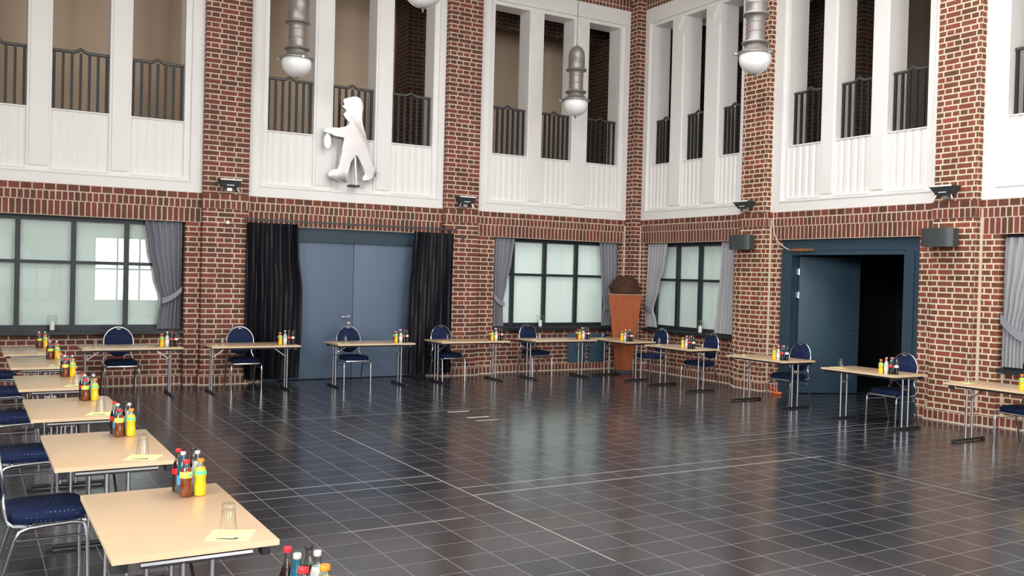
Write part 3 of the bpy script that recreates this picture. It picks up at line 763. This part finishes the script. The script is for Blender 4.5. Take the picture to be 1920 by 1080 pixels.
# ------------------------------------------------------------------ bottles, tumblers, cards
def bottle(kind):
    spec = {
     'apple': ('juice_bottle', 'bottle', .195, 'amber', 'lime_label', 'red_cap', 'amber juice bottle with red cap'),
     'orange': ('juice_bottle', 'bottle', .195, 'orange_juice', 'green_label', 'orange_cap', 'orange juice bottle with orange cap'),
     'cola_red': ('cola_bottle', 'bottle', .225, 'cola', 'cola_red', 'red_cap', 'dark cola bottle with red label'),
     'cola_black': ('cola_bottle', 'bottle', .225, 'cola', 'label_white', 'black_cap', 'dark cola bottle with black cap'),
     'water': ('water_bottle', 'bottle', .225, 'teal_glass', 'blue_label', 'silver_cap', 'teal water bottle with silver cap'),
     'soda': ('soda_bottle', 'bottle', .218, 'clear_liquid', 'label_white', 'silver_cap', 'clear lemonade bottle with silver cap')}[kind]
    name, cat, h, liq, lab, cap, words = spec
    t = thing(name, words, cat, group='drinks bottles set out on the tables')
    R = .031 if kind in ('apple', 'orange') else .029
    if kind in ('apple', 'orange'):
        body = [(.024, 0), (.029, .004), (R, .02), (R, .055), (.027, .075), (.0275, .09), (R+.001, .11), (.0295, .13), (.022, .15)]
        neck = [(.022, .15), (.018, .165), (.0165, .18)]; lz = (.112, .132)
        if kind == 'apple': lz = (.10, .132)
    elif kind.startswith('cola'):
        body = [(.023, 0), (.028, .004), (R, .02), (.027, .05), (.0255, .07), (.0285, .10), (R, .115), (.026, .14), (.020, .16)]
        neck = [(.020, .16), (.0145, .185), (.0125, .205), (.0125, .215)]; lz = (.095, .125)
    else:
        body = [(.024, 0), (.0285, .004), (R, .012), (R, .12), (.025, .145), (.018, .168)]
        neck = [(.018, .168), (.0135, .19), (.0125, .21)]; lz = (.05, .10)
    MB().lathe(body, 18).build('bottle_body', liq, t)
    nk = 'teal_glass' if kind == 'water' else 'bottle_glass'
    MB().lathe(neck, 14, caps=False).build('bottle_neck', nk, t)
    def rad(z):
        for (ra, za), (rb, zb) in zip(body, body[1:]):
            if za <= z <= zb: return ra+(rb-ra)*(z-za)/(zb-za)
        return R
    zz = [lz[0]+(lz[1]-lz[0])*k/4 for k in range(5)]
    lb = MB().lathe([(rad(z)+.0008, z) for z in zz], 18, caps=False).build('label_band', lab, t)
    if kind == 'apple':
        MB().tube([(rad(.116)*math.cos(a)*1.03, rad(.116)*math.sin(a)*1.03, .116) for a in [-2.2+.12*i for i in range(6)]], .006, 6).build('label_mark', 'green_label', lb)
    if kind == 'cola_red':
        MB().tube([(rad(.11)*math.cos(a)*1.03, rad(.11)*math.sin(a)*1.03, .11+.004*math.sin(a*5)) for a in [-2.6+.15*i for i in range(9)]], .002, 5).build('label_mark', 'label_white', lb)
    z = neck[-1][1]; r = .0185 if kind in ('apple', 'orange') else .0145
    MB().lathe([(r*.95, z-.006), (r, z-.004), (r, z+.008), (r*.9, z+.011)], 14).build('bottle_cap', cap, t)
    t['words'] = words
    return t
def tumbler():
    t = MB(); t.lathe([(.040, 0), (.0385, .02), (.034, .06), (.0295, .098), (.0285, .105), (.0285, .128), (.027, .131), (.002, .131)], 24, caps=False)
    t.lathe([(.0385, 0), (.037, .02), (.0325, .06), (.028, .10), (.002, .104)], 24, caps=False)
    return t.build('drinking_glass', 'tumbler_glass')
def note():
    t = thing('note_card', '', 'note', group='yellow note cards under the glasses')
    MB().box(-.095, .095, -.088, .088, 0, .0012).build('card', 'yellow_card', t)
    pts = [(-.045, -.006), (-.02, -.004), (0, -.007), (.02, -.012), (.035, -.004), (.04, .01), (.025, .008)]
    m = MB()
    m.tube([(x*1.1, y-.055, .0016) for x, y in pts], [.002, .003, .0032, .004, .0035, .0025, .002], 5)
    m.build('pen_mark', 'ink', t)
    return t
PB = {k: bottle(k) for k in ('cola_red', 'water', 'cola_black', 'soda', 'apple', 'orange')}
PG, PN = tumbler(), note()
first = {k: True for k in list(PB)+['g', 'n']}
def inst(proto, key):
    if first[key]: first[key] = False; return proto
    return copy_tree(proto)
TT = .73
def setting(cx, cy, rz, L, where, has_glass=True, top=TT, blist=('cola_red', 'water', 'cola_black', 'soda', 'apple', 'orange'), seed=0):
    rnd = random.Random(seed)
    R = Matrix.Rotation(rz, 4, 'Z')
    e = L/2
    pos = {'apple': (e-.245, -.13), 'orange': (e-.25, -.205), 'water': (e-.177, -.128), 'soda': (e-.18, -.20), 'cola_red': (e-.11, -.118), 'cola_black': (e-.112, -.19)}
    if abs(rz) < .1:   # along the back wall: the bottles stand in two short rows seen side on
        pos = {'orange': (e-.265, -.17), 'soda': (e-.20, -.20), 'cola_red': (e-.135, -.19), 'cola_black': (e-.07, -.17), 'water': (e-.18, -.12), 'apple': (e-.255, -.09)}
    if rz < -.1:
        pos = {'orange': (e-.29, -.24), 'soda': (e-.23, -.205), 'cola_red': (e-.165, -.20), 'cola_black': (e-.115, -.15), 'water': (e-.20, -.13), 'apple': (e-.28, -.15)}
    for k in blist:
        u, v = pos[k]; p = R @ Vector((u+rnd.uniform(-.003, .003), v+rnd.uniform(-.003, .003), 0))
        o = inst(PB[k], k); o.location = (cx+p.x, cy+p.y, top); o.rotation_euler = (0, 0, rnd.uniform(0, 6))
        if k in ('apple', 'cola_red'): o.rotation_euler = (0, 0, rz+rnd.uniform(-.3, .3)-.6)
        o['label'] = PB[k]['words']+' on '+where
    if has_glass:
        p = R @ Vector((-e+.195, -.165, 0)); q = R @ Vector((-e+.15, -.165, 0))
        o = inst(PN, 'n'); o.location = (cx+q.x, cy+q.y, top); o.rotation_euler = (0, 0, (rz-PI/2-.40+rnd.uniform(-.06, .06)) if rz > .1 else rz+rnd.uniform(-.2, .2))
        o['label'] = 'yellow note card with a pen mark on '+where
        g = inst(PG, 'g'); g.location = (cx+p.x, cy+p.y, top+.0016)
        tag(g, 'upturned clear drinking glass on '+where, 'glass', 'upturned glasses on note cards')

TROW = [('the table at the bottom edge', 2.65, 1.17), ('the nearest full left-row table', 4.605, 1.17), ('the second full left-row table', 6.53, 1.22), ('the third full left-row table', 8.45, 1.22),
        ('the fourth full left-row table', 10.37, 1.20), ('the fifth full left-row table', 12.40, 1.22), ('the farthest left-row table', 14.13, 1.36)]
tabT = make_table(1.20, .68, .03, .28); tabA = make_table(1.355, .72, .07, .12); tabB = make_table(1.20, .68, .12, .08)
def place(proto, i, x, y, rz, lab):
    o = proto if i == 0 else copy_tree(proto)
    o.location = (x, y, 0); o.rotation_euler = (0, 0, rz); o['label'] = lab; return o
tl = ['beech folding table at the bottom edge, only its bottles in view', 'nearest full beech folding table at lower left', 'second beech folding table of the left row, counting from the viewer', 'third beech folding table of the left row, counting from the viewer',
      'fourth beech folding table of the left row, counting from the viewer', 'fifth beech folding table of the left row, counting from the viewer', 'farthest beech folding table of the left row, under the left window']
TX = [.86, .865, .80, .78, .78, .785, .77]
for i, (wname, y, L) in enumerate(TROW):
    place(tabT, i, TX[i], y, PI/2, tl[i])
    setting(TX[i], y, PI/2, 1.20, wname, has_glass=(i > 0), seed=i)
AT = [(2.09, 14.52, 'the table before the leftmost window'), (3.86, 14.53, 'the table before the left black curtain'), (5.85, 14.58, 'the table before the blue double door'),
      (7.76, 14.68, 'the table just right of the black curtains'), (9.64, 14.64, 'the table before the window left of corner')]
for i, (x, y, wn) in enumerate(AT):
    place(tabA, i, x, y, 0, 'beech folding table'+wn[9:]); setting(x, y, 0, 1.355, wn, seed=20+i)
BT = [(10.87, 14.22, 'the table before the rust-coloured planter'), (10.88, 12.52, 'the table before the window right of corner'), (10.85, 10.40, 'the table left of the open door'),
      (10.76, 8.42, 'the table before the open dark doorway'), (10.78, 6.52, 'the table at the right edge')]
for i, (x, y, wn) in enumerate(BT):
    nm = 'beech folding table'+wn[9:]
    if i == 4: nm = 'beech folding table at the right edge, before the last pier'
    place(tabB, i, x, y, -PI/2, nm); setting(x, y, -PI/2, 1.20, wn, seed=40+i)

chair(2.02, 14.98, 0, 'blue round-backed chair at the table before the leftmost window')
chair(3.84, 14.90, .0, 'blue round-backed chair in front of the left black curtain')
chair(5.67, 14.85, 0, 'blue round-backed chair in front of the blue double door')
chair(7.48, 14.90, .08, 'blue round-backed chair in front of the right black curtain')
chair(9.38, 14.97, .10, 'blue round-backed chair below the window left of the corner')
chair(11.20, 13.76, -PI/2+.05, 'blue round-backed chair just right of the rust-coloured planter')
chair(11.17, 12.36, -PI/2-.05, 'blue round-backed chair under the curtain end of the right-hand window')
chair(11.08, 10.22, -PI/2, 'blue round-backed chair in front of the open blue door leaf')
chair(10.99, 8.28, -PI/2, 'blue round-backed chair in front of the dark doorway')
chair(10.99, 6.42, -PI/2-.1, 'blue round-backed chair at the right edge, mostly cut off')
tc = ['blue round-backed chair at the second table of the left row, nearest chair in view', 'blue round-backed chair at the third table of the left row', 'blue round-backed chair at the fourth table of the left row', 'blue round-backed chair at the fifth table of the left row', 'blue round-backed chair at the farthest table of the left row']
for (x, y), lab in zip(((.42, 6.16), (.40, 8.02), (.39, 9.95), (.38, 11.95), (.36, 13.7)), tc): chair(x, y, PI/2, lab)

# ------------------------------------------------------------------ planter with dry ball
P = thing('tall_planter', 'tall tapering rust-orange planter standing in the corner', 'planter', (11.50, 15.0, 0), -math.radians(34))
mb = MB()
def sq(h, z): return [mb.bm.verts.new((sx*h, sy*h, z)) for sx, sy in ((-1, -1), (1, -1), (1, 1), (-1, 1))]
Q = [sq(.155, .06), sq(.325, 1.58), sq(.29, 1.58), sq(.288, 1.575)]
for A, B in zip(Q, Q[1:]):
    for k in range(4): mb._f([A[k], A[(k+1) % 4], B[(k+1) % 4], B[k]])
mb._f(Q[0][::-1]); mb._f(Q[-1])
mb.build('planter_body', 'planter_rust', P, smooth=False)
MB().box(-.14, .14, -.14, .14, 0, .06).build('plinth', 'black_plastic', P)
mb = MB()
for x0, x1, y0, y1 in ((-.335, .335, -.335, -.30), (-.335, .335, .30, .335), (-.335, -.30, -.30, .30), (.30, .335, -.30, .30)): mb.box(x0, x1, y0, y1, 1.57, 1.60)
mb.build('rim', 'planter_rim', P, smooth=False)
t = thing('twig_ball', 'dark brown ball of dry twigs sitting on the rust-orange planter', 'dry plant', (11.50, 15.0, 1.602))
mb = MB()
prof = [(.25, 0)] + [(.305*math.cos(a), .07+.28*math.sin(a)) for a in [-.2+k*(PI/2+.2)/10 for k in range(10)]] + [(.01, .35)]
mb.lathe(prof, 24); mb.build('ball_core', 'twig', t)
rnd = random.Random(3); mb = MB()
for k in range(380):
    a = rnd.uniform(0, 2*PI); e = math.asin(rnd.uniform(.0, 1)); 
    n = Vector((math.cos(a)*math.cos(e), math.sin(a)*math.cos(e), math.sin(e)))
    p = Vector((n.x*.298, n.y*.298, .07+n.z*.275)); d = (n+Vector((rnd.uniform(-1, 1), rnd.uniform(-1, 1), rnd.uniform(-1, 1)))*.8).normalized()
    mb.tube([p, p+d*.03, p+d*.05+n*.01], [.004, .003, .001], 4)
mb.build('twigs', 'twig', t)['kind'] = 'stuff'

# ------------------------------------------------------------------ wall panels under the middle window, candles
for x0, x1, lab in ((10.63, 11.06, 'blue wall panel under the corner-side window, left of the pair'), (11.15, 11.58, 'blue wall panel under the corner-side window, right of the pair beside the planter')):
    o = MB().box(x0, x1, 15.69, 15.73, .16, .75, .004).build('wall_panel', 'radiator_blue'); tag(o, lab, 'wall panel', 'blue panels under the window')
def candle(x, y, z, lab):
    t = thing('candle_lantern', lab, 'candle lantern', (x, y, z), group='glass candle lanterns on the window sills')
    MB().lathe([(.07, 0), (.07, .008), (.035, .014), (.03, .02)], 20).build('lantern_base', 'black_plastic', t)
    MB().lathe([(.066, .015), (.070, .10), (.068, .25)], 22, caps=False).build('glass_cylinder', 'lantern_glass', t)
    MB().lathe([(.036, .02), (.036, .14), (.030, .145), (.006, .146), (.004, .17)], 16).build('candle', 'candle_wax', t)
candle(1.14, 15.69, .882, 'white candle in a glass lantern on the leftmost window sill')
candle(9.93, 15.69, .882, 'white candle in a glass lantern on the sill left of the corner')
candle(12.21, 13.52, .882, 'white candle in a glass lantern on the sill right of the corner')

# ------------------------------------------------------------------ floodlights, speakers, sensors on the piers
def flood(loc, rz, lab):
    t = thing('pier_floodlight', lab, 'floodlight', loc, rz, 'floodlights mounted on the brick piers')
    mb = MB()       # local: wall at y=0, room side is -y
    A = [mb.bm.verts.new(p) for p in ((-.11, -.02, 0), (.11, -.02, 0), (.11, -.14, 0), (-.11, -.14, 0))]
    B = [mb.bm.verts.new(p) for p in ((-.19, -.01, .13), (.19, -.01, .13), (.19, -.21, .13), (-.19, -.21, .13))]
    for k in range(4): mb._f([A[k], A[(k+1) % 4], B[(k+1) % 4], B[k]])
    mb._f(A[::-1]); mb._f(B); mb.build('lamp_housing', 'grey_box', t, smooth=False)
    MB().box(-.17, .17, -.218, -.19, .115, .138, .003).build('front_glass', 'label_white', t)
    MB().box(-.06, .06, -.165, -.155, .035, .07).build('rating_plate', 'label_white', t)
    for s in (-1, 1): MB().tube([(s*.10, -.12, .03), (s*.15, -.15, -.06)], .012, 6).build('bracket_arm', 'steel', t)
    MB().box(-.04, .04, -.10, -.0005, -.05, .0).build('wall_bracket', 'steel', t)
flood((3.68, 15.48, 3.22), 0, 'dark floodlight on the brick pier left of the silver figure')
flood((8.02, 15.48, 3.22), 0, 'dark floodlight on the brick pier right of the silver figure')
flood((12.0, 12.12, 3.20), -PI/2, 'chrome and dark floodlight on the first pier right of the corner')
flood((12.0, 8.20, 3.20), -PI/2, 'chrome and dark floodlight on the pier right of the open door')
for i, (y, lab) in enumerate(((12.10, 'grey-green wall speaker on the first pier right of the corner'), (8.22, 'grey-green wall speaker on the pier right of the open door'))):
    t = thing('wall_speaker', lab, 'speaker', (12.0, y, 2.47), -PI/2, 'speakers on the brick piers')
    pts = [(-.25, -.10), (-.25, -.22)]+[(.25*math.sin(a), -.22-.07*math.cos(a)) for a in [-.9+.3*k for k in range(7)]]+[(.25, -.22), (.25, -.10)]
    MB().prism(pts, 'z', 0, .26).build('speaker_cabinet', 'grey_box', t)
    MB().box(-.06, .06, -.10, -.0005, .08, .18).build('wall_mount', 'black_plastic', t)
for x, z, lab in ((3.68, 2.66, 'small round white fitting on the pier left of the black curtains'), (8.03, 2.60, 'small round grey fitting on the pier right of the black curtains')):
    o = MB().lathe([(.03, 0), (.034, .01), (.03, .03), (.012, .042)], 14).build('wall_fitting', 'label_white' if x < 5 else 'grey_box', loc=(x, 15.48, z)); o.rotation_euler = (PI/2, 0, 0); tag(o, lab, 'fitting')
# cable and twisted strap at the open door
o = MB().tube([(12.09, 11.60, 3.2), (12.09, 11.60, 2.95), (12.09, 11.57, 2.75), (12.09, 11.50, 2.62), (12.11, 11.43, 2.56), (12.13, 11.34, 2.50), (12.14, 11.27, 2.475)], .008, 6).build('cable', 'cable_white'); tag(o, 'thin white cable looping down beside the open door frame', 'cable')
mb = MB()
for ph in (0, PI):
    mb.tube([(12.14+.012*math.cos(k*.55+ph), 11.27-k*.020, 2.468+.012*math.sin(k*.55+ph)-.0*k) for k in range(28)], [.006+.008*math.sin(PI*k/27) for k in range(28)], 6)
tag(mb.build('twisted_strap', 'rope_brown'), 'orange-brown twisted strap hanging along the top of the open door frame', 'strap')
mb = MB()
mb.tube([(.05*math.cos(a)+.0, .10*math.sin(a), .012+.006*k/10) for k, a in enumerate([i*.45 for i in range(40)])], .010, 6)
mb.tube([(.04, .1, .012), (.0, .16, .03), (-.02, .12, .09), (.0, .05, .10), (.02, .0, .05)], .010, 6)
tag(mb.build('cord_coil', 'orange_cord', loc=(11.95, 11.28, .0)), 'bright orange cord coil on the floor left of the open door', 'cord')

# ------------------------------------------------------------------ silver figure
def fpx(u, v, Y=15.47):
    x, y = 560+u/5.145, 160+v/5.145
    d = ((x-960)/F_PX)*r2 + (-(y-540)/F_PX)*u2 + fw
    k = Y/d.y; return (d.x*k, CAM_H+d.z*k)
out = [(425,150),(436,131),(470,127),(520,110),(565,114),(600,140),(620,180),(624,215),(618,238),(604,255),(600,320),(612,380),(635,460),(655,540),(676,630),(662,655),(690,720),(722,800),(752,850),(736,882),(690,902),(640,932),(614,918),(612,890),(638,850),(618,790),(590,740),(566,684),(545,672),(524,692),(500,740),(480,800),(462,860),(466,930),(440,942),(380,917),(300,888),(280,858),(298,825),(340,812),(374,808),(388,760),(400,700),(420,632),(405,618),(425,560),(437,503),(400,499),(340,490),(308,466),(270,460),(235,442),(245,414),(300,408),(380,412),(440,405),(474,390),(488,362),(465,338),(447,320),(438,300),(424,285),(440,262),(462,250),(442,225),(406,207),(440,190),(428,168)]
pts = [fpx(*p) for p in out]
bx_, bz_ = fpx(555, 975)
S = thing('silver_figure', 'silver sheet-metal figure of a walking child with cap, mounted on the second white frame', 'figure', (bx_, 15.47, bz_))
mb = MB(); mb.prism([(x-bx_, z-bz_) for x, z in pts], 'y', -.035, .035)
es = [e for e in mb.bm.edges if abs(e.verts[0].co.y-e.verts[1].co.y) < 1e-6]
bmesh.ops.bevel(mb.bm, geom=es, offset=.006, segments=2, profile=.5, affect='EDGES')
mb.build('figure_body', 'silver_sheet', S)
mb = MB(); cx_, cz_ = fpx(275, 540); mb.prism([(cx_-bx_+.060*math.cos(a), cz_-bz_+.125*math.sin(a)*(1 if math.sin(a) < 0 else 1.05)) for a in [2*PI*k/20 for k in range(20)]], 'y', -.03, .03)
mb.tube([(cx_-bx_, 0, cz_-bz_+.10), (cx_-bx_, 0, cz_-bz_+.20)], .012, 6)
mb.build('hanging_bag', 'silver_sheet', S)
x1, z1 = fpx(545, 690); x2, z2 = fpx(557, 962)
MB().tube([(x1-bx_, 0, z1-bz_), (x2-bx_, 0, z2-bz_)], .026, 12).build('support_pole', 'chrome', S)
MB().box(-.12, .05, -.05, .135, -.01, .022).build('base_plate', 'black_plastic', S)

# ------------------------------------------------------------------ outside: ground and a tree beyond the far windows
b = MB(); b.box(-60, 60, -60, YD-.6, -.4, -.25)
struct(b.build('ground', 'outside_ground'), 'paved ground outside the windows')
t = thing('street_tree', 'leafy yellow-green tree reflected in the leftmost window', 'tree', (3.4, -15, -.25))
MB().tube([(0, 0, 0), (.1, 0, 2), (0, .1, 4)], [.25, .18, .1], 8).build('trunk', 'bark', t)
mb = MB(); rnd = random.Random(5)
for k in range(900):
    a, e, r = rnd.uniform(0, 2*PI), rnd.uniform(-1, 1), rnd.uniform(.5, 1)**.5*2.0
    n = Vector((math.cos(a)*math.sqrt(1-e*e), math.sin(a)*math.sqrt(1-e*e), e))
    p = Vector((0, 0, 4.2))+n*r; q = Vector((rnd.uniform(-1, 1), rnd.uniform(-1, 1), rnd.uniform(-1, 1))).normalized()*.22; s = q.cross(Vector((rnd.uniform(-1, 1), rnd.uniform(-1, 1), .3))).normalized()*.14
    mb._f([mb.bm.verts.new(p-q), mb.bm.verts.new(p+s), mb.bm.verts.new(p+q), mb.bm.verts.new(p-s)])
mb.build('foliage', 'tree_green', t, smooth=False)
for o in bpy.data.objects:
    if 'words' in o: del o['words']
